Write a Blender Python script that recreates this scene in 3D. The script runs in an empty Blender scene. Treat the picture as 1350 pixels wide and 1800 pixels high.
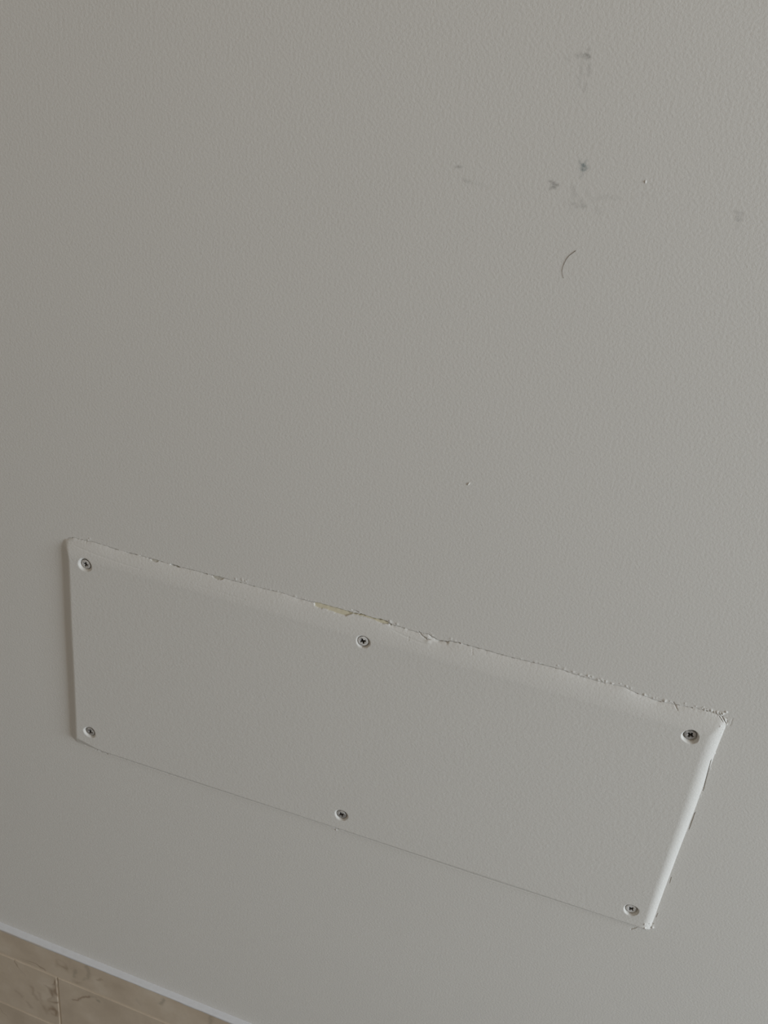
import bpy, math, random
import numpy as np
from mathutils import Matrix

# ------------------------------------------------------------------ camera
FZ = 0.55                      # height of the access panel's lower edge above the floor
F_PX = 1657.2                  # focal length in pixels of the 1350 x 1800 frame
RC = np.array([[0.94891291, 0.29259094, 0.11813055],
               [0.23797557, -0.41777686, -0.87682959],
               [-0.20720018, 0.8601471, -0.46606336]])      # rows: camera right, down, forward
CAM = np.array([0.36611718, -0.52052403, 0.56522454])        # metres, from the panel's lower left corner
scene = bpy.context.scene
col = scene.collection
cam_data = bpy.data.cameras.new('camera')
cam_data.sensor_fit = 'VERTICAL'
cam_data.sensor_height = 36.0
cam_data.lens = F_PX / 1800.0 * 36.0
cam_data.clip_start = 0.01
cam = bpy.data.objects.new('camera', cam_data)
col.objects.link(cam)
m = Matrix.Identity(4)
for i in range(3):
    m[i][0], m[i][1], m[i][2] = RC[0][i], -RC[1][i], -RC[2][i]
m[0][3], m[1][3], m[2][3] = CAM[0], CAM[1], CAM[2] + FZ
cam.matrix_world = m
scene.camera = cam

# ------------------------------------------------------------------ light
world = bpy.data.worlds.new('room_light')
scene.world = world
world.use_nodes = True
bg = world.node_tree.nodes['Background']
bg.inputs[0].default_value = (1.0, 0.90, 0.78, 1)
bg.inputs[1].default_value = 0.19

def area(name, loc, target, sx, sy, power, color):
    d = bpy.data.lights.new(name, 'AREA')
    d.shape = 'RECTANGLE'; d.size = sx; d.size_y = sy; d.energy = power; d.color = color
    o = bpy.data.objects.new(name, d); col.objects.link(o)
    o.location = loc
    v = Matrix.Identity(3)
    from mathutils import Vector
    o.rotation_euler = (Vector(target) - Vector(loc)).to_track_quat('-Z', 'Y').to_euler()
    return o
area('window_daylight', (2.7, -0.80, FZ + 0.78), (0.35, 0.0, FZ + 0.15), 1.1, 1.3, 52.0, (0.84, 0.925, 1.0))
area('ceiling_lamp', (0.25, -1.3, FZ + 1.70), (0.25, -0.2, FZ + 0.3), 0.5, 0.5, 2.6, (1.0, 0.76, 0.50))

scene.view_settings.view_transform = 'Standard'
scene.view_settings.look = 'None'
scene.view_settings.gamma = 1.0
scene.view_settings.use_curve_mapping = False
scene.view_settings.exposure = -0.04

# ------------------------------------------------------------------ helpers
rng = np.random.default_rng(7)
random.seed(7)

def P(u, v, h=0.0):
    """millimetres on the wall (x, z from the panel's lower left corner) of a spot h mm in front of the wall"""
    d = RC.T @ np.array([(u - 675.0) / F_PX, (v - 900.0) / F_PX, 1.0])
    t = (-h / 1000.0 - CAM[1]) / d[1]
    p = CAM + t * d
    return np.array([p[0], p[2]]) * 1000.0

def PL(pts, h=0.0):
    return np.array([P(u, v, h) for u, v in pts])

def mesh_object(name, verts_mm, faces, mat, parent=None, smooth=True, origin=(0, 0, 0)):
    v = np.asarray(verts_mm, dtype=np.float64) / 1000.0
    v = v - np.asarray(origin, dtype=np.float64) / 1000.0
    f = np.asarray(faces, dtype=np.int32)
    me = bpy.data.meshes.new(name)
    n, k = f.shape
    me.vertices.add(len(v)); me.vertices.foreach_set('co', v.astype(np.float32).ravel())
    me.loops.add(n * k); me.loops.foreach_set('vertex_index', f.ravel())
    me.polygons.add(n)
    me.polygons.foreach_set('loop_start', np.arange(0, n * k, k, dtype=np.int32))
    me.polygons.foreach_set('loop_total', np.full(n, k, dtype=np.int32))
    me.polygons.foreach_set('use_smooth', np.full(n, smooth, dtype=bool))
    me.update(); me.validate()
    me.materials.append(mat)
    o = bpy.data.objects.new(name, me)
    col.objects.link(o)
    if parent is not None:
        o.parent = parent
        o.location = np.asarray(origin) / 1000.0
    else:
        o.location = np.asarray(origin) / 1000.0 + np.array([0, 0, FZ])
    return o

def submesh(verts, faces):
    used, inv = np.unique(faces.ravel(), return_inverse=True)
    return verts[used], inv.reshape(faces.shape), used

def sstep(t):
    t = np.clip(t, 0, 1)
    return t * t * (3 - 2 * t)

def poly_dist(X, Z, pts):
    """distance to a polyline, with the running position 0..1 along it"""
    best = np.full(X.shape, 1e9); pos = np.zeros(X.shape)
    n = len(pts) - 1
    if n == 0:
        return np.hypot(X - pts[0][0], Z - pts[0][1]), pos
    for i in range(n):
        a, b = pts[i], pts[i + 1]
        d = b - a; L = d @ d + 1e-12
        t = np.clip(((X - a[0]) * d[0] + (Z - a[1]) * d[1]) / L, 0, 1)
        q = np.hypot(X - a[0] - t * d[0], Z - a[1] - t * d[1])
        k = q < best
        best[k] = q[k]; pos[k] = ((i + t) / n)[k]
    return best, pos

def in_poly(X, Z, poly):
    inside = np.zeros(X.shape, dtype=bool)
    n = len(poly)
    for i in range(n):
        (x1, z1), (x2, z2) = poly[i], poly[(i + 1) % n]
        c = (z1 > Z) != (z2 > Z)
        with np.errstate(divide='ignore', invalid='ignore'):
            xi = (x2 - x1) * (Z - z1) / (z2 - z1 + 1e-12) + x1
        inside ^= c & (X < xi)
    return inside

def smooth_noise(n, step, seed):
    r = np.random.default_rng(seed)
    k = int(n / step) + 3
    return np.interp(np.arange(n), np.arange(k) * step, r.uniform(-1, 1, k))

# ------------------------------------------------------------------ materials
def new_mat(name):
    mt = bpy.data.materials.new(name); mt.use_nodes = True
    nt = mt.node_tree
    return mt, nt, nt.nodes['Principled BSDF']

def position(nt):
    return nt.nodes.new('ShaderNodeNewGeometry').outputs['Position']

def noise(nt, vec, scale, detail=2.0, rough=0.5):
    n = nt.nodes.new('ShaderNodeTexNoise')
    n.inputs['Scale'].default_value = scale
    n.inputs['Detail'].default_value = detail
    n.inputs['Roughness'].default_value = rough
    nt.links.new(vec, n.inputs['Vector'])
    return n

def mix(nt, fac, a, b):
    n = nt.nodes.new('ShaderNodeMix'); n.data_type = 'RGBA'
    for s, val in ((n.inputs[0], fac), (n.inputs[6], a), (n.inputs[7], b)):
        if isinstance(val, (tuple, float, int)):
            s.default_value = val
        else:
            nt.links.new(val, s)
    return n.outputs[2]

def ramp(nt, fac, stops):
    n = nt.nodes.new('ShaderNodeValToRGB')
    e = n.color_ramp.elements
    e[0].position, e[0].color = stops[0]
    e[1].position, e[1].color = stops[-1]
    for p, c in stops[1:-1]:
        k = e.new(p); k.color = c
    nt.links.new(fac, n.inputs[0])
    return n.outputs[0]

def bump(nt, bsdf, height, strength, dist):
    b = nt.nodes.new('ShaderNodeBump')
    b.inputs['Strength'].default_value = strength
    b.inputs['Distance'].default_value = dist
    nt.links.new(height, b.inputs['Height'])
    nt.links.new(b.outputs[0], bsdf.inputs['Normal'])
    return b

def paint_material(name, stained):
    mt, nt, b = new_mat(name)
    pos = position(nt)
    n1 = noise(nt, pos, 600.0, 2.5, 0.6)
    c = mix(nt, noise(nt, pos, 6.0, 3.0).outputs[0], (0.712, 0.700, 0.668, 1), (0.742, 0.730, 0.698, 1))
    if stained:
        at = nt.nodes.new('ShaderNodeAttribute'); at.attribute_name = 'stain'
        sep = nt.nodes.new('ShaderNodeSeparateColor'); nt.links.new(at.outputs['Color'], sep.inputs[0])
        c = mix(nt, sep.outputs[0], c, (0.13, 0.128, 0.12, 1))
        c = mix(nt, sep.outputs[1], c, (0.10, 0.16, 0.17, 1))
    nt.links.new(c, b.inputs['Base Color'])
    b.inputs['Roughness'].default_value = 0.55
    b.inputs['Specular IOR Level'].default_value = 0.3
    bump(nt, b, n1.outputs[0], 0.6, 0.00030)
    return mt

M_WALL = paint_material('wall_paint', True)
M_PANEL = paint_material('panel_paint', False)

def simple(name, c1, c2, scale, rough=0.7, metal=0.0, bump_d=0.0, detail=3.0):
    mt, nt, b = new_mat(name)
    pos = position(nt)
    n = noise(nt, pos, scale, detail)
    nt.links.new(mix(nt, n.outputs[0], (*c1, 1), (*c2, 1)), b.inputs['Base Color'])
    b.inputs['Roughness'].default_value = rough
    b.inputs['Metallic'].default_value = metal
    if bump_d:
        bump(nt, b, n.outputs[0], 0.6, bump_d)
    return mt

M_PLASTER = simple('bare_plaster', (0.62, 0.57, 0.42), (0.70, 0.66, 0.52), 180, 0.85, 0, 0.0003)
M_CHIP = simple('chipped_undercoat', (0.48, 0.46, 0.40), (0.60, 0.58, 0.52), 500, 0.85, 0, 0.0003)
M_CAULK = simple('white_caulk', (0.66, 0.665, 0.68), (0.71, 0.715, 0.73), 90, 0.4, 0, 0.0004)
M_GROUT = simple('beige_grout', (0.58, 0.49, 0.38), (0.66, 0.56, 0.44), 300, 0.9, 0, 0.0003)
M_RECESS = simple('drive_recess_shaded_steel', (0.012, 0.011, 0.010), (0.025, 0.023, 0.021), 900, 0.7, 0.0)  # unpainted steel recess, its deep shade painted in as near black
M_HAIR = simple('hair_strand', (0.20, 0.17, 0.14), (0.27, 0.23, 0.19), 400, 0.5)
M_FLOOR = simple('floor_stone', (0.40, 0.385, 0.36), (0.48, 0.465, 0.44), 9, 0.5, 0, 0.0002)

def screw_mat(name, lo, hi):
    """white paint worn off to grey metal"""
    mt, nt, b = new_mat(name)
    pos = position(nt)
    n = noise(nt, pos, 420.0, 3.0, 0.6)
    f = ramp(nt, n.outputs[0], [(lo, (0, 0, 0, 1)), (hi, (1, 1, 1, 1))])
    nt.links.new(mix(nt, f, (0.30, 0.29, 0.28, 1), (0.70, 0.69, 0.67, 1)), b.inputs['Base Color'])
    b.inputs['Roughness'].default_value = 0.45
    bump(nt, b, n.outputs[0], 0.4, 0.0003)
    return mt
M_SCREW = screw_mat('screw_paint', 0.30, 0.48)
M_WORN = screw_mat('screw_worn', 0.44, 0.70)

def tile_material():
    mt, nt, b = new_mat('cream_marble')
    pos = position(nt)
    info = nt.nodes.new('ShaderNodeObjectInfo')
    off = nt.nodes.new('ShaderNodeVectorMath'); off.operation = 'MULTIPLY_ADD'
    comb = nt.nodes.new('ShaderNodeCombineXYZ')
    nt.links.new(info.outputs['Random'], comb.inputs[0]); nt.links.new(info.outputs['Random'], comb.inputs[2])
    off.inputs[1].default_value = (3, 3, 3)
    nt.links.new(comb.outputs[0], off.inputs[0]); nt.links.new(pos, off.inputs[2])
    p = off.outputs[0]
    cloud = noise(nt, p, 22.0, 5.0, 0.6)
    base = ramp(nt, cloud.outputs[0], [(0.3, (0.480, 0.395, 0.300, 1)), (0.52, (0.560, 0.470, 0.365, 1)), (0.72, (0.640, 0.560, 0.455, 1))])
    # thin brown veins: zero line of a warped noise, broken up by another noise
    warp = noise(nt, p, 35.0, 2.0)
    wv = nt.nodes.new('ShaderNodeVectorMath'); wv.operation = 'MULTIPLY_ADD'
    wv.inputs[1].default_value = (0.03, 0.03, 0.03)
    nt.links.new(warp.outputs['Color'], wv.inputs[0]); nt.links.new(p, wv.inputs[2])
    v = noise(nt, wv.outputs[0], 17.0, 1.5, 0.5)
    a = nt.nodes.new('ShaderNodeMath'); a.operation = 'SUBTRACT'; a.inputs[1].default_value = 0.5
    nt.links.new(v.outputs[0], a.inputs[0])
    ab = nt.nodes.new('ShaderNodeMath'); ab.operation = 'ABSOLUTE'; nt.links.new(a.outputs[0], ab.inputs[0])
    line = ramp(nt, ab.outputs[0], [(0.0, (1, 1, 1, 1)), (0.014, (0, 0, 0, 1))])
    gate = ramp(nt, noise(nt, p, 26.0, 2.0).outputs[0], [(0.54, (0, 0, 0, 1)), (0.66, (0.8, 0.8, 0.8, 1))])
    mul = nt.nodes.new('ShaderNodeMath'); mul.operation = 'MULTIPLY'
    nt.links.new(line, mul.inputs[0]); nt.links.new(gate, mul.inputs[1])
    c = mix(nt, mul.outputs[0], base, (0.25, 0.165, 0.10, 1))
    # the larger brown and grey veins of the nearest tiles, each a soft capsule on the stone
    def M(op, x, y=None):
        n = nt.nodes.new('ShaderNodeMath'); n.operation = op
        for k, val in enumerate((x, y)):
            if val is None:
                continue
            if isinstance(val, (float, int)):
                n.inputs[k].default_value = val
            else:
                nt.links.new(val, n.inputs[k])
        return n.outputs[0]
    small = noise(nt, pos, 160.0, 3.0)
    wob = nt.nodes.new('ShaderNodeVectorMath'); wob.operation = 'MULTIPLY_ADD'
    wob.inputs[1].default_value = (0.006, 0.006, 0.006)
    nt.links.new(small.outputs['Color'], wob.inputs[0]); nt.links.new(pos, wob.inputs[2])
    sp = nt.nodes.new('ShaderNodeSeparateXYZ'); nt.links.new(wob.outputs[0], sp.inputs[0])
    x = M('SUBTRACT', sp.outputs[0], .003); z = M('SUBTRACT', sp.outputs[2], FZ + .003)
    fac = {0: None, 1: None}
    for pts, rad, strength, kind in VEINS:
        q = PL(pts, 6.0) / 1000.0
        for a, d in zip(q[:-1], q[1:]):
            e = d - a; L = float(e @ e)
            px, pz = M('SUBTRACT', x, float(a[0])), M('SUBTRACT', z, float(a[1]))
            t = M('DIVIDE', M('ADD', M('MULTIPLY', px, float(e[0])), M('MULTIPLY', pz, float(e[1]))), L)
            t = M('MINIMUM', M('MAXIMUM', t, 0.0), 1.0)
            dx, dz = M('SUBTRACT', px, M('MULTIPLY', t, float(e[0]))), M('SUBTRACT', pz, M('MULTIPLY', t, float(e[1])))
            d2 = M('ADD', M('MULTIPLY', dx, dx), M('MULTIPLY', dz, dz))
            k = M('MULTIPLY', M('POWER', 2.718, M('DIVIDE', d2, -(rad / 1000.0) ** 2)), strength * .8)
            fac[kind] = k if fac[kind] is None else M('MAXIMUM', fac[kind], k)
    c = mix(nt, fac[0], c, (0.24, 0.15, 0.09, 1))
    c = mix(nt, fac[1], c, (0.26, 0.225, 0.17, 1))
    nt.links.new(c, b.inputs['Base Color'])
    b.inputs['Roughness'].default_value = 0.45
    return mt
VEINS = [([(128, 1756.5), (137, 1758), (146, 1753), (158, 1751)], 1.3, .75, 0), ([(158, 1751), (168, 1753)], 1.2, .35, 1), ([(171, 1759), (174, 1760)], 1.6, .7, 1),
         ([(133, 1706), (130, 1717)], 1.7, .5, 1), ([(152, 1699), (157, 1710), (155, 1718)], 1.9, .5, 1), ([(155, 1718), (146, 1722)], 1.5, .3, 1),
         ([(172, 1723), (179, 1722)], 1.4, .5, 0), ([(288, 1758), (283, 1765)], 2.0, .6, 1), ([(371, 1788), (369, 1802)], 2.0, .5, 1),
         ([(56, 1735), (59, 1746), (66, 1757)], 2.2, .4, 0), ([(69, 1747), (72, 1762), (82, 1780)], 2.4, .25, 0), ([(28, 1742), (39, 1751)], 2.0, .3, 0),
         ([(48, 1762), (55, 1771)], 2.0, .35, 0), ([(92, 1782), (98, 1785)], 2.2, .35, 0), ([(240, 1757), (246, 1765)], 2.0, .2, 1)]
M_TILE = tile_material()

# ------------------------------------------------------------------ panel relief
W, H, D = 480.0, 198.8, 4.2              # board face proud of the wall by D
WL, WR, WT, WB = 10.0, 9.5, 14.5, 5.2     # widths of the filled, rounded edges

def seq(*parts):
    out = []
    for a, b, s in parts:
        n = max(1, int(round((b - a) / s)))
        out += list(a + (b - a) * np.arange(n) / n)
    out.append(parts[-1][1])
    return np.array(out)

gx = seq((-20, -2, 1.0), (-2, 14, .4), (14, 26, .3), (26, 232, .45), (232, 246, .3), (246, 455, .45), (455, 471, .3),
         (471, 482, .16), (482, 490, .4), (490, 530, 1.0))
gz = seq((-14, -4, 1.0), (-4, 7, .35), (7, 26, .3), (26, 168, 1.0), (168, 190, .3), (190, 197.2, .3), (197.2, 200.4, .1),
         (200.4, 208, .35), (208, 222, 1.0))

CRACK = [(119, 946), (129, 945), (152.6, 951), (165.6, 953), (189, 961), (207, 966.7), (222.6, 971), (239.5, 975), (261.5, 981),
         (277, 985), (300, 992), (313, 996), (337, 1001.7), (362.6, 1008.7), (391, 1015.5), (427, 1025.5), (467, 1035.5),
         (500, 1043.5), (527, 1053), (550, 1058.5), (563, 1060.5), (587, 1067.5), (605, 1072.5), (613, 1075.5), (623, 1078.5),
         (637, 1080.5), (655, 1086.5), (671, 1089.5), (681, 1093.5), (688, 1098), (700, 1101), (712, 1104.5), (716, 1106.5),
         (735, 1111.5), (753, 1114.5), (757, 1118), (770, 1125.5), (787, 1128.5), (790, 1126.5), (808, 1130.5), (817, 1133),
         (850, 1142), (902, 1156.5), (943, 1166), (979, 1175), (1028, 1191), (1061, 1200), (1097, 1207.5), (1118, 1218),
         (1154, 1232), (1191, 1239), (1240, 1249), (1264, 1257)]
cp = PL(CRACK)
CRACK_W = [(119, 150, .22), (152, 190, .34), (190, 208, .62), (208, 221, 0), (221, 241, .5), (241, 247, 0), (247, 262, .42), (262, 300, .36),
           (300, 316, .9), (318, 364, .40), (369, 391, .42), (391, 424, .28), (428, 447, .34), (452, 500, .28), (505, 527, .22),
           (527, 549, .40), (550, 608, .42), (610, 688, .85), (688, 711, .36), (712, 716, 0), (716, 736, .46), (736, 753, .26), (753, 757, .6), (757, 790, .66),
           (790, 809, .75), (809, 813, 0), (813, 851, .46), (851, 905, .50), (905, 1002, .42), (1002, 1063, .34), (1085, 1121, .22),
           (1144, 1162, .30), (1189, 1194, .35), (1213, 1217, .5), (1240, 1243, .4)]
wx, ww = [], []
for a, b_, w_ in CRACK_W:
    xa, xb = P(a, np.interp(a, [c[0] for c in CRACK], [c[1] for c in CRACK]))[0], P(b_, np.interp(b_, [c[0] for c in CRACK], [c[1] for c in CRACK]))[0]
    wx += [xa + .02, xb - .02]; ww += [w_, w_]
    wx += [xb]; ww += [0.0]

GX, GV = np.meshgrid(gx, gz)                     # rows: v, columns: x
off = np.interp(gx, cp[:, 0], cp[:, 1]) - H
edge_fade = sstep((gx + 18) / 14) * sstep((gx[-1] - gx) / 20)
off *= edge_fade
ux = np.arange(gx[0], gx[-1], .5)
uo = np.interp(ux, gx, off)
kern = np.exp(-(np.arange(-60, 61) * .5 / 9.0) ** 2); kern /= kern.sum()
slow = np.interp(gx, ux, np.convolve(np.pad(uo, 60, mode='edge'), kern, 'valid'))
quick = off - slow
off = slow
ragged = quick + (0.12 * smooth_noise(len(gx), 3, 3) + 0.12 * smooth_noise(len(gx), 9, 4)) * edge_fade
fall = 1 - sstep((np.abs(GV - H) - 1.5) / 11.0)
GZ = GV + off[None, :] * fall + ragged[None, :] * (1 - sstep((np.abs(GV - H) - .5) / 2.4))

# slow waviness of the hand filled edges
wav = smooth_noise(len(gz), 40, 11)[:, None] * 0.35
hL = sstep((GX + wav * .5) / WL)
tR = np.clip((W - GX + wav * .6) / (7.0 + 3.0 * np.clip(GV / H, 0, 1)), 0, 1); hR = 1 - (1 - tR) ** 2.3
tT = np.clip((H - GV) / WT, 0, 1); hT = 1 - (1 - tT) ** 1.8
hB = sstep(GV / (WB + 7.0 * (1 - sstep(GX / 34.0))))
hx, hz = np.minimum(hL, hR), np.minimum(hT, hB)
pw = 2.2 + 3.0 * sstep((GX - 150) / 200) * (1 - .75 * sstep((GV - 60) / 100))
HT = D * np.clip(1 - ((1 - hx) ** pw + (1 - hz) ** pw) ** (1 / pw), 0, 1)
outside = (GX < 0) | (GX > W) | (GV < 0) | (GV > H)
HT[outside] = 0

def local(pts, rad):
    x0, x1 = np.searchsorted(gx, [pts[:, 0].min() - rad, pts[:, 0].max() + rad])
    z0, z1 = np.searchsorted(gz, [pts[:, 1].min() - rad - 4, pts[:, 1].max() + rad + 4])
    return slice(max(z0 - 1, 0), z1 + 1), slice(max(x0 - 1, 0), x1 + 1)

def groove(px, w, depth, soft=0.5, h=2.0):
    pts = PL(px, h)
    s = local(pts, w * 3 + 1)
    d, t = poly_dist(GX[s], GZ[s], pts)
    taper = 0.35 + 0.65 * np.sin(np.pi * np.clip(t, .06, .94)) ** .5
    HT[s] -= depth * (1 - sstep((d / (w * taper) - (1 - soft)) / soft))

def bumpat(u, v, r, hgt, h=1.0, mm=None):
    c = P(u, v, h) if mm is None else np.array(mm)
    s = local(c[None, :], r * 2.5)
    q = np.hypot(GX[s] - c[0], (GZ[s] - c[1]) * random.uniform(.7, 1.4))
    HT[s] += hgt * np.exp(-(q / r) ** 2 * 1.2)

# screw seats
SCREWS = [  # u, v, depth, head offset (x, z) mm, tilt (about x, about z) deg, turn deg, material, seat roundness
    (150.5, 992.0, 1.1, (0, 0), (5, -6), 12, 'paint', 1.6),
    (638.5, 1128.0, 0.5, (-.40, .25), (2, 3), 66, 'paint', 1.1),
    (1213.5, 1292.5, 1.7, (0.0, .25), (3, 2), 30, 'worn', 1.3),
    (158.5, 1286.0, 1.0, (0, 0), (4, -4), 15, 'worn', 1.4),
    (600.5, 1432.0, 0.8, (-.3, .1), (3, -3), 60, 'worn', 1.3),
    (1109.5, 1598.0, 1.2, (-.1, .2), (4, 2), 35, 'paint', 1.2)]
HEAD = 3.8
seats = []
for (u, v, dep, o, tl, turn, mk, rnd) in SCREWS:
    c = P(u, v, D - dep)
    seats.append(c)
    s = local(c[None, :], 12)
    r = np.hypot(GX[s] - c[0], GZ[s] - c[1])
    ang = np.arctan2(GZ[s] - c[1], GX[s] - c[0])
    rr = r + .18 * np.sin(3 * ang + u)
    seat = np.where(rr < HEAD + .55, dep + 3.0, dep * (1 - sstep((rr - HEAD - .55) / rnd)))
    HT[s] -= seat

# crack along the upper edge
cw = np.interp(gx, wx, ww, left=0, right=0)
cw = 1.45 * cw * (0.75 + 0.35 * smooth_noise(len(gx), 4, 21)) * edge_fade
crack = np.clip((cw[None, :] / 2 - np.abs(GV - H)) / .09 + .5, 0, 1) * (cw[None, :] > .05)
HT -= 3.2 * crack
# branches, scratches and creases
groove([(735, 1111), (742, 1118), (750, 1123), (757.5, 1124.5)], .28, 1.6, .4, 1)
groove([(618, 1071), (627, 1074.5), (637, 1080)], .24, 1.2, .4, 0)
groove([(718, 1118), (719, 1126)], .25, .25)
groove([(829, 1140), (831, 1153)], .25, .25)
groove([(1183, 1237), (1187, 1243), (1191, 1250)], .35, .6)
groove([(1250, 1334), (1243, 1362), (1236, 1390)], .26, 1.8, .4, .5)
groove([(1221, 1430), (1215, 1447), (1211, 1458)], .38, 1.0, .4, .3)
groove([(1180, 1542), (1177, 1552)], .3, .6, .4, .3)
groove([(1156, 1606), (1153, 1613)], .3, .7, .4, .3)
groove([(1263, 1254), (1270, 1260), (1276, 1271)], .35, 1.2, .4, 0)
groove([(1264, 1260), (1271, 1269)], .25, .8, .4, 1)
groove([(1288, 1262), (1283, 1276)], .5, .18, .8, 0)
groove([(1306, 1172), (1301, 1200), (1299, 1215)], .6, .10, .8, 0)
groove([(163, 1315.5), (176, 1321), (189, 1325.5)], .30, 1.2, .4, 0)
groove([(287, 1357), (313, 1367)], .30, .3, .5, 0)
groove([(150, 1310), (187, 1324), (313, 1366), (590, 1455.5), (860, 1546), (1020, 1597), (1122, 1629)], .85, .35, 1.0, 0)
groove([(1107, 1633), (1113, 1632), (1120, 1630)], .35, .8, .4, 0)
groove([(584, 1453), (590, 1457), (594, 1458)], .35, .5, .5, .4)
groove([(130, 962), (166, 976), (204, 989), (246, 1002)], 1.2, .14, 1.0, D)
groove([(690, 1112), (712, 1122), (740, 1133), (752, 1135)], 1.0, .14, 1.0, D)
groove([(345, 1030), (430, 1055)], 1.2, .08, 1.0, D)
bumpat(752, 1128, 2.0, .45, 3)
bumpat(590.5, 1459, .7, .6, .5)
# paint nubs left on the wall above the crack
for (a, b_, n, hg) in ((150, 158, 4, .6), (395, 440, 9, .55), (470, 545, 8, .3), (600, 640, 6, .35), (684, 700, 7, .6), (745, 800, 5, .35),
                       (900, 1000, 5, .35), (1005, 1110, 16, .6), (1130, 1240, 22, .6), (1242, 1276, 20, .8)):
    for k in range(n):
        u = random.uniform(a, b_)
        v = np.interp(u, [c[0] for c in CRACK], [c[1] for c in CRACK])
        c = P(u, v)
        bumpat(0, 0, random.uniform(.35, 1.0), hg * random.uniform(.15, .8), mm=(c[0], c[1] + random.uniform(.5, 2.4) * (1.5 if a == 395 else 1)))
# flaky corner ends
for k in range(14):
    bumpat(random.uniform(1259, 1279), random.uniform(1253, 1276), random.uniform(.3, .7), random.uniform(-.8, .8), 1)
for k in range(26):
    bumpat(random.uniform(1132, 1148), random.uniform(1616, 1634), random.uniform(.35, .9), random.uniform(-.5, 1.1), .5)
for k in range(16):
    t = random.random()
    bumpat(1277 - 134 * t + random.uniform(-3, 2), 1272 + 360 * t, random.uniform(.4, 1.0), random.uniform(-.2, .4), .5)

# bare strip where the filler broke away, and small chips
BARE = [(550, 1058.8), (563, 1060.8), (587, 1067.8), (605, 1072.8), (613, 1075.6), (623, 1078.6), (637, 1080.6), (655, 1086.6),
        (671, 1089.6), (681, 1093.6), (688.5, 1098), (681, 1098), (669, 1097), (658, 1091.5), (643, 1087), (623, 1081.6), (618, 1080.4),
        (607, 1083), (591, 1078), (581, 1075), (571, 1071), (561, 1069.6), (553, 1066)]
def blob(u, v, ru, rv, slope=.26):
    return [(u + ru * math.cos(a), v + rv * math.sin(a) * (1.3 if math.sin(a) > 0 else .6) + slope * ru * math.cos(a)) for a in np.linspace(0, 2 * np.pi, 12)[:-1]]
CHIPS = [blob(270.5, 985, 7, 2.6), blob(310.5, 995.5, 5, 2.2), blob(381.5, 1015, 10, 3.2)]
sub = slice(np.searchsorted(gz, 186), len(gz)), slice(0, len(gx))
patch_mask = np.zeros(HT.shape, dtype=np.int8)
bare_poly = PL(BARE, 1.5)
for k, poly in enumerate([bare_poly] + [PL(c, 1.2) for c in CHIPS]):
    ins = in_poly(GX[sub], GZ[sub] + .05, poly) & (GV[sub] < H)
    HT[sub] -= np.where(ins & (crack[sub] < .5), .85 if k == 0 else .5, 0)
    mm_ = patch_mask[sub]; mm_[ins] = k + 1

nr, nc = HT.shape
border = np.zeros(HT.shape, dtype=bool); border[0] = border[-1] = True; border[:, 0] = border[:, -1] = True
HT[border] = 0
verts = np.stack([GX, -HT, GZ], -1).reshape(-1, 3)
ii, jj = np.meshgrid(np.arange(nr - 1), np.arange(nc - 1), indexing='ij')
a = (ii * nc + jj).ravel()
quads = np.stack([a, a + 1, a + nc + 1, a + nc], 1)
cx = (GX[:-1, :-1] + GX[1:, 1:]) / 2; cv = (GV[:-1, :-1] + GV[1:, 1:]) / 2
is_board = ((cx > 0) & (cx < W) & (cv > 0) & (cv < H)).ravel()
pm = np.stack([patch_mask[:-1, :-1], patch_mask[1:, :-1], patch_mask[:-1, 1:], patch_mask[1:, 1:]]).astype(int)
kind = np.where((pm > 0).sum(0) >= 3, pm.max(0), 0).ravel()

# ------------------------------------------------------------------ wall
def wall_plane(x0, x1, z0, z1):
    return [(x0, 0, z0), (x1, 0, z0), (x1, 0, z1), (x0, 0, z1)]
XL, XR, ZT, ZB = -1700.0, 2100.0, 1900.0, -FZ * 1000
gx0, gx1, gz0, gz1 = gx[0], gx[-1], gz[0], gz[-1]
mk = PL([(792, 70), (1322, 70), (1322, 400), (792, 400), (780, 300)])
mx0, mx1, mz0, mz1 = mk[:, 0].min() - 4, mk[:, 0].max() + 4, mk[:, 1].min() - 4, mk[:, 1].max() + 4
VW, FW, ST = [], [], []
def add(vs, fs, st=None):
    base = sum(len(v) for v in VW)
    VW.append(np.asarray(vs, float)); FW.append(np.asarray(fs, int) + base)
    ST.append(np.zeros((len(vs), 2)) if st is None else st)
for r in ((XL, XR, ZB, gz0), (XL, gx0, gz0, gz1), (gx1, XR, gz0, gz1), (XL, XR, gz1, mz0), (XL, mx0, mz0, mz1), (mx1, XR, mz0, mz1), (XL, XR, mz1, ZT)):
    add(wall_plane(*r), [(0, 1, 2, 3)])
v_, f_, _u = submesh(verts, quads[~is_board])
add(v_, f_)
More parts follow.
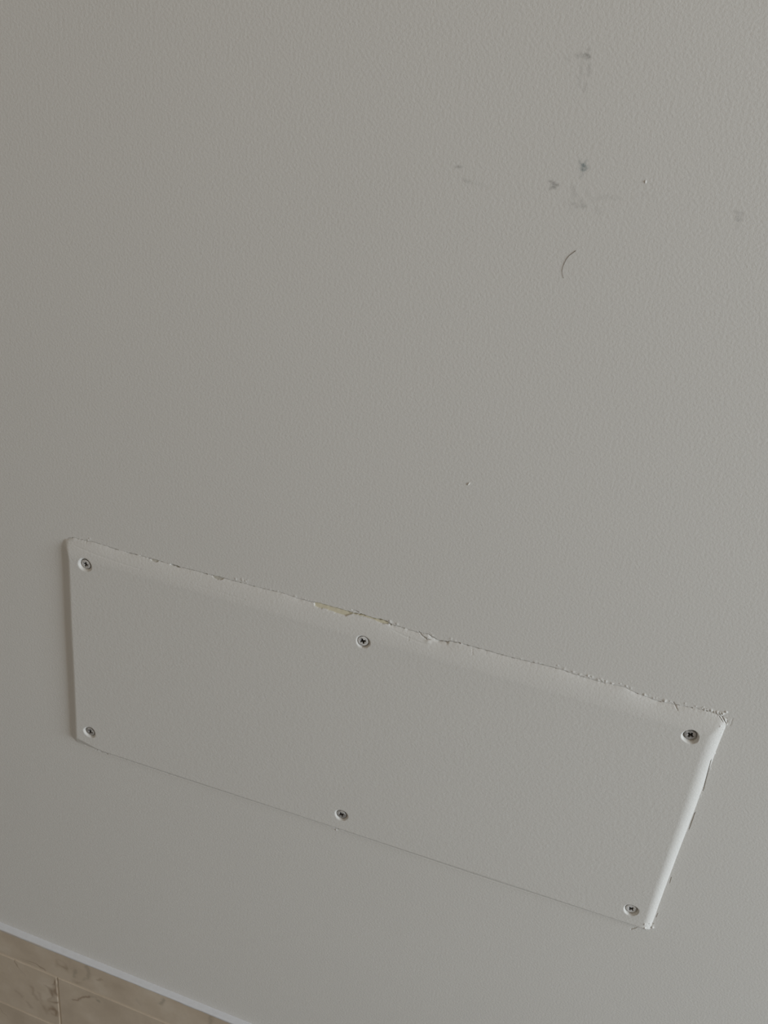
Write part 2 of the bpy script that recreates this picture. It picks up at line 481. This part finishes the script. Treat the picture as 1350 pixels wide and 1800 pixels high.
# patch of wall carrying the pencil smudges
sx = np.linspace(mx0, mx1, int((mx1 - mx0) / .55)); sz = np.linspace(mz0, mz1, int((mz1 - mz0) / .55))
SX, SZ = np.meshgrid(sx, sz)
stain = np.zeros(SX.shape + (2,))
grain = np.random.default_rng(5).uniform(.45, 1.0, SX.shape)
def smudge(px, w, strength, ch=0):
    pts = PL(px)
    wmm = w * .36
    d, t = poly_dist(SX, SZ, pts)
    k = .9 * strength * np.exp(-(d / wmm) ** 2) * grain
    stain[..., ch] = 1 - (1 - stain[..., ch]) * (1 - np.clip(k, 0, .9))
for px, w, s in (
    ([(1029, 95), (1033, 96.5), (1036, 100)], 1.7, .62), ([(1015, 98), (1022, 97), (1030, 101), (1034, 101)], 3.2, .34), ([(1033.5, 86.5), (1035, 88)], 2.2, .30),
    ([(1036, 113), (1035, 124), (1034, 132)], 2.2, .30), ([(1022, 110), (1022, 127), (1019, 138), (1018, 151)], 2.4, .15), ([(1031, 149), (1028, 154), (1027, 159)], 2.6, .18), ([(996, 101), (998, 105)], 3, .14),
    ([(966, 318.5), (970, 319.5), (974, 322)], 1.9, .48), ([(971, 323), (976, 324.5), (981, 325.5)], 1.9, .58), ([(966.5, 332), (970, 328.5), (975, 329)], 2.0, .48), ([(973, 329), (977, 331)], 2.0, .26),
    ([(1007, 329), (1009, 338), (1012, 343)], 3.2, .2), ([(1006, 345), (1005, 357)], 2.5, .10), ([(1007, 358), (1011, 358.5)], 2.0, .28), ([(1012, 364), (1020, 363), (1029, 363)], 2.6, .22),
    ([(1021, 352), (1023, 359), (1027, 362)], 3.0, .22), ([(1031, 336), (1035, 345)], 2.0, .14), ([(1043, 351), (1055, 347), (1070, 346), (1087, 349)], 3.5, .11),
    ([(1048, 366), (1055, 374)], 3.5, .12), ([(990, 352), (1004, 360), (1000, 372)], 3.5, .06), ([(1128, 342), (1150, 345)], 4, .03),
    ([(802, 293), (807, 293.5)], 1.9, .55), ([(810, 293.5), (811, 294)], 1.6, .4), ([(815, 316), (819, 318), (823, 319)], 2.8, .26), ([(828, 321), (846, 325), (858, 330)], 3, .08),
    ([(1292, 371), (1296, 373), (1298, 374.5)], 1.8, .32), ([(1302, 374), (1305, 376)], 2.0, .22), ([(1296, 381), (1295.5, 385), (1298, 388)], 1.8, .34), ([(1298, 388), (1303, 387)], 2.0, .2), ([(1300, 380), (1304, 381)], 4.0, .12), ([(1296, 396), (1297, 401)], 2.0, .12)):
    smudge(px, w, s)
for px, w, s in (([(1018, 283), (1021, 288), (1026, 291)], 1.6, .42), ([(1031, 282), (1026, 291), (1020, 297)], 1.6, .38), ([(1025, 290), (1029, 292), (1033, 295.5)], 1.8, .55),
                 ([(1024, 298), (1028, 298.5)], 2.0, .75), ([(1024, 291), (1026, 292)], 2.2, .60), ([(1025, 300), (1024, 307), (1020, 313)], 1.7, .22), ([(1024, 294), (1025, 296)], 6, .14)):
    smudge(px, w, s, 1)
sv = np.stack([SX, np.zeros_like(SX), SZ], -1).reshape(-1, 3)
si, sj = np.meshgrid(np.arange(len(sz) - 1), np.arange(len(sx) - 1), indexing='ij')
sa = (si * len(sx) + sj).ravel()
add(sv, np.stack([sa, sa + 1, sa + len(sx) + 1, sa + len(sx)], 1), stain.reshape(-1, 2))

wall = mesh_object('wall_back', np.concatenate(VW), np.concatenate(FW), M_WALL)
wall['kind'] = 'structure'
wall['label'] = 'painted off white wall with pencil smudges around the screwed access panel'
at = wall.data.attributes.new('stain', 'FLOAT_COLOR', 'POINT')
st = np.concatenate(ST)
at.data.foreach_set('color', np.concatenate([st, np.zeros((len(st), 1)), np.ones((len(st), 1))], 1).astype(np.float32).ravel())

# hard paint specks on the wall
def speck(u, v, rx, rz, hh, tilt):
    c = P(u, v)
    vs, fs = [], []
    nseg, nring = 14, 5
    for i in range(nring + 1):
        t = i / nring
        for k in range(nseg):
            q = 2 * math.pi * k / nseg
            rad = 1 + .15 * math.sin(2 * q + u)
            x, z = rx * t * rad * math.cos(q), rz * t * rad * math.sin(q)
            vs.append((c[0] + x * math.cos(tilt) - z * math.sin(tilt), -hh * math.cos(t * math.pi / 2) + .05 * t, c[1] + x * math.sin(tilt) + z * math.cos(tilt)))
    for i in range(nring):
        for k in range(nseg):
            k2 = (k + 1) % nseg
            fs.append((i * nseg + k, (i + 1) * nseg + k, (i + 1) * nseg + k2, i * nseg + k2))
    o = mesh_object('paint_speck', vs, fs, M_PANEL, wall)
    return o
speck(823.5, 850.5, 1.4, .8, .6, .8)
speck(1134.5, 319.5, .6, 1.0, .45, 0)

# ------------------------------------------------------------------ floor and tiled base
floor = mesh_object('floor', [(XL, 0, ZB), (XR, 0, ZB), (XR, -2400, ZB), (XL, -2400, ZB)], [(0, 3, 2, 1)], M_FLOOR, None, False)
floor['kind'] = 'structure'
floor['label'] = 'beige stone floor below the tiled base'

TT = 6.0                                           # tile thickness in front of the wall
def row_line(px, slope):
    q = PL(px, TT).mean(0)
    return lambda x: q[1] + slope * np.clip(x - q[0], -330, 330)
l0 = row_line([(0, 1632), (100, 1675), (200, 1716), (300, 1755), (410, 1798)], -.033)
l1 = row_line([(0, 1674), (50, 1696), (100, 1718), (200, 1761), (300, 1800)], -.043)
l2 = row_line([(0, 1759), (40, 1777), (85, 1798)], -.055)
l3 = lambda x: l2(x) - 77
l4 = lambda x: 0 * x + ZB + .3
xj = P(103.5, 1760, TT)[0]                          # the joint in the second row
trim = bpy.data.objects.new('trim_1', None)
col.objects.link(trim); trim.location = (0, 0, FZ)
trim['kind'] = 'structure'; trim['label'] = 'beige marble tile base along the foot of the wall'
TX0, TX1 = -1100.0, 1500.0
g = 1.3                                             # half a joint
lines = [l0, l1, l2, l3, l4]
# grout bed, only just behind the tile faces
bx = np.linspace(TX0, TX1, 100)
gv, gf = [], []
for x in bx:
    gv += [(x, 0, l0(x) - 1.5), (x, -TT + .7, l0(x) - 1.5), (x, -TT + .7, l4(x)), (x, 0, l4(x))]
for i in range(len(bx) - 1):
    for k in range(3):
        gf.append((i * 4 + k, i * 4 + k + 1, (i + 1) * 4 + k + 1, (i + 1) * 4 + k))
mesh_object('grout', gv, gf, M_GROUT, trim, False)

def tile(corners):
    """corners: lower left, lower right, upper right, upper left in mm; eased front edges"""
    c = np.array(corners, float)
    mid = c.mean(0)
    e = .7
    ins = c + np.sign(mid - c) * e
    vs = [(p[0], -.5, p[1]) for p in c] + [(p[0], -TT + .5, p[1]) for p in c] + [(p[0], -TT, p[1]) for p in ins]
    fs = [(8, 9, 10, 11)]
    for k in range(4):
        k2 = (k + 1) % 4
        fs += [(k, k2, 4 + k2, 4 + k), (4 + k, 4 + k2, 8 + k2, 8 + k)]
    o = mesh_object('tile', [(v[0] - mid[0], v[1], v[2] - mid[1]) for v in vs], fs, M_TILE, trim, False)
    o.location = (mid[0] / 1000, 0, mid[1] / 1000)
    return o
TLN = 305.0
for r in range(4):
    up, lo = lines[r], lines[r + 1]
    start = xj - (TLN * .42 if r % 2 == 0 else 0)
    if r == 0:
        start = xj - 110
    k0 = math.floor((TX0 - start) / TLN)
    x = start + k0 * TLN
    while x < TX1:
        a_, b_ = max(x + .85, TX0), min(x + TLN - .85, TX1)
        if b_ - a_ > 20:
            lean = .012
            tile([(a_ + lean * 37, lo(a_) + g), (b_ + lean * 37, lo(b_) + g), (b_ - lean * 37, up(b_) - (g if r else .2)), (a_ - lean * 37, up(a_) - (g if r else .2))])
        x += TLN
# a smear of grout left proud at the joint
sm = PL([(97, 1719), (99, 1719), (100.5, 1726), (100.5, 1737), (97, 1734), (95.5, 1729), (97.5, 1725), (95, 1722)], TT)
c_ = sm.mean(0)
smv = [(c_[0], -TT - .7, c_[1])] + [(p[0], -TT + .3, p[1]) for p in sm]
mesh_object('grout_smear', smv, [(0, i + 1, (i + 1) % len(sm) + 1) for i in range(len(sm))][::-1], M_GROUT, trim)

# caulk bead between wall and tile
cvx = np.linspace(TX0, TX1, 900)
wob = 1.1 * smooth_noise(900, 11, 31) + .5 * smooth_noise(900, 3, 32)
wob2 = .5 * smooth_noise(900, 12, 33)
q = np.polyfit(*np.array([P(0, 1623), P(100, 1664), P(200, 1704), P(300, 1744), P(440, 1797)]).T, 1)
top = np.polyval(q, np.clip(cvx, -300, 360)) - 2.2 + .6 * wob2
cv_, cf_ = [], []
K = 7
for i, x in enumerate(cvx):
    z_t, z_b = max(top[i], l0(x) + 1.2), l0(x) - .9 + .9 * wob[i]
    for k in range(K):
        t = k / (K - 1)
        y = -(TT + .45) * t
        z = z_t + (l0(x) + .5 - z_t) * (1 - (1 - t) ** 1.6)
        if k == K - 1:
            y, z = -(TT + .25), z_b
        cv_.append((x, y, z))
    cv_.append((x, -TT + .5, z_b - .3))
for i in range(len(cvx) - 1):
    for k in range(K):
        cf_.append((i * (K + 1) + k, i * (K + 1) + k + 1, (i + 1) * (K + 1) + k + 1, (i + 1) * (K + 1) + k))
ck = mesh_object('caulk_bead', cv_, cf_, M_CAULK, trim)
ck['label'] = 'white caulk bead'

# ------------------------------------------------------------------ access panel
panel = bpy.data.objects.new('access_panel', None)
col.objects.link(panel); panel.location = (0, 0, FZ)
panel['label'] = 'white painted rectangular access panel screwed to the wall, upper edge cracked'
panel['category'] = 'access panel'
sel = is_board & (kind == 0)
v_, f_, _u = submesh(verts, quads[sel])
mesh_object('board', v_, f_, M_PANEL, panel)
for k in range(1, 5):
    s_ = is_board & (kind == k)
    if s_.sum() == 0:
        continue
    v_, f_, _u = submesh(verts, quads[s_])
    o = mesh_object('bare_filler' if k == 1 else 'paint_chip', v_, f_, M_PLASTER if k == 1 else M_CHIP, panel)
    if k == 1:
        o['label'] = 'yellowish bare filler where the paint broke away'

def screw_meshes(mat, seed):
    R, NR, NS = HEAD, 26, 72
    r_ = np.linspace(0, R, NR + 1)[1:]
    an = np.arange(NS) / NS * 2 * np.pi
    X = [0.0]; Z = [0.0]
    for rr in r_:
        X += list(rr * np.cos(an)); Z += list(rr * np.sin(an))
    X, Z = np.array(X), np.array(Z)
    rad = np.hypot(X, Z)
    wob = .12 * np.sin(3 * np.arctan2(Z, X) + seed)
    arm = lambda p, q: (np.abs(q) < .74 + wob * .4) & (np.abs(p) < 2.2 + wob)
    rec = arm(X, Z) | arm(Z, X) | (rad < 1.2)
    Y = -(.12 * (1 - (rad / R) ** 2))                     # faint dome
    Y = Y + .35 * np.clip((rad - R + .45) / .45, 0, 1) ** 2   # rounded rim
    Y = np.where(rec, 2.2 - .45 * rad, Y)
    V = np.stack([X, Y, Z], 1)
    F = [(0, 1 + (k + 1) % NS, 1 + k, 1 + k) for k in range(NS)]
    Q = []
    for i in range(NR - 1):
        for k in range(NS):
            k2 = (k + 1) % NS
            Q.append((1 + i * NS + k, 1 + i * NS + k2, 1 + (i + 1) * NS + k2, 1 + (i + 1) * NS + k))
    tris = np.array([f[:3] for f in F])
    Q = np.array(Q)
    tris = np.concatenate([tris, Q[:, [0, 1, 2]], Q[:, [0, 2, 3]]])
    # countersunk underside and shank
    n0 = len(V)
    rings = [(R, .35), (R * .97, .6), (2.3, 2.6), (1.7, 9.0), (.2, 11.0)]
    ext = [(rr * math.cos(q), y, rr * math.sin(q)) for rr, y in rings for q in an]
    V = np.concatenate([V, np.array(ext)])
    ex = []
    for i in range(len(rings) - 1):
        for k in range(NS):
            k2 = (k + 1) % NS
            p = n0 + i * NS
            ex += [(p + k, p + k2, p + NS + k2), (p + k, p + NS + k2, p + NS + k)]
    isrec = rec[tris].sum(1) >= 2
    head = np.concatenate([tris[~isrec], np.array(ex)])
    return V, head, tris[isrec]

for i, (u, v, dep, o_, tl, turn, mkind, rnd) in enumerate(SCREWS):
    V, hf, rf = screw_meshes(None, u)
    c = seats[i] + np.array(o_)
    vv, ff, _u = submesh(V, hf)
    so = mesh_object('screw', vv, ff, M_WORN if mkind == 'worn' else M_SCREW, panel)
    so.location = (c[0] / 1000, -(D - dep) / 1000, c[1] / 1000)
    so.rotation_mode = 'XYZ'
    so.rotation_euler = (Matrix.Rotation(math.radians(tl[0]), 3, 'X') @ Matrix.Rotation(math.radians(tl[1]), 3, 'Z') @ Matrix.Rotation(math.radians(turn), 3, 'Y')).to_euler()
    so['label'] = 'grey screw with worn paint' if mkind == 'worn' else 'white painted cross head screw'
    vv, ff, _u = submesh(V, rf)
    mesh_object('drive_recess', vv, ff, M_RECESS, so)

# ------------------------------------------------------------------ hair on the wall
hp = PL([(1012.5, 440.5), (1006, 445.5), (1000, 450), (996, 455.5), (992.5, 462), (990, 469), (988.5, 476), (989, 483), (991, 489)])
pts = []
for i in range(len(hp) - 1):
    for t in np.linspace(0, 1, 4)[:-1]:
        pts.append(hp[i] + (hp[i + 1] - hp[i]) * t)
pts.append(hp[-1])
pts = np.array(pts)
hv, hf = [], []
for i, p in enumerate(pts):
    d = pts[min(i + 1, len(pts) - 1)] - pts[max(i - 1, 0)]
    d = d / np.linalg.norm(d); nrm = np.array([-d[1], d[0]])
    t = i / (len(pts) - 1)
    r = .11 * (1 - .5 * t)
    for k in range(6):
        q = 2 * math.pi * k / 6
        hv.append((p[0] + nrm[0] * r * math.cos(q), -(.14 + r * math.sin(q)), p[1] + nrm[1] * r * math.cos(q)))
for i in range(len(pts) - 1):
    for k in range(6):
        k2 = (k + 1) % 6
        hf.append((i * 6 + k, i * 6 + k2, (i + 1) * 6 + k2, (i + 1) * 6 + k))
org = (hp[-1][0], 0, hp[-1][1])
hair = mesh_object('hair', hv, hf, M_HAIR, None, True, org)
hair['label'] = 'thin curved hair stuck to the wall below the pencil smudges'
hair['category'] = 'hair'
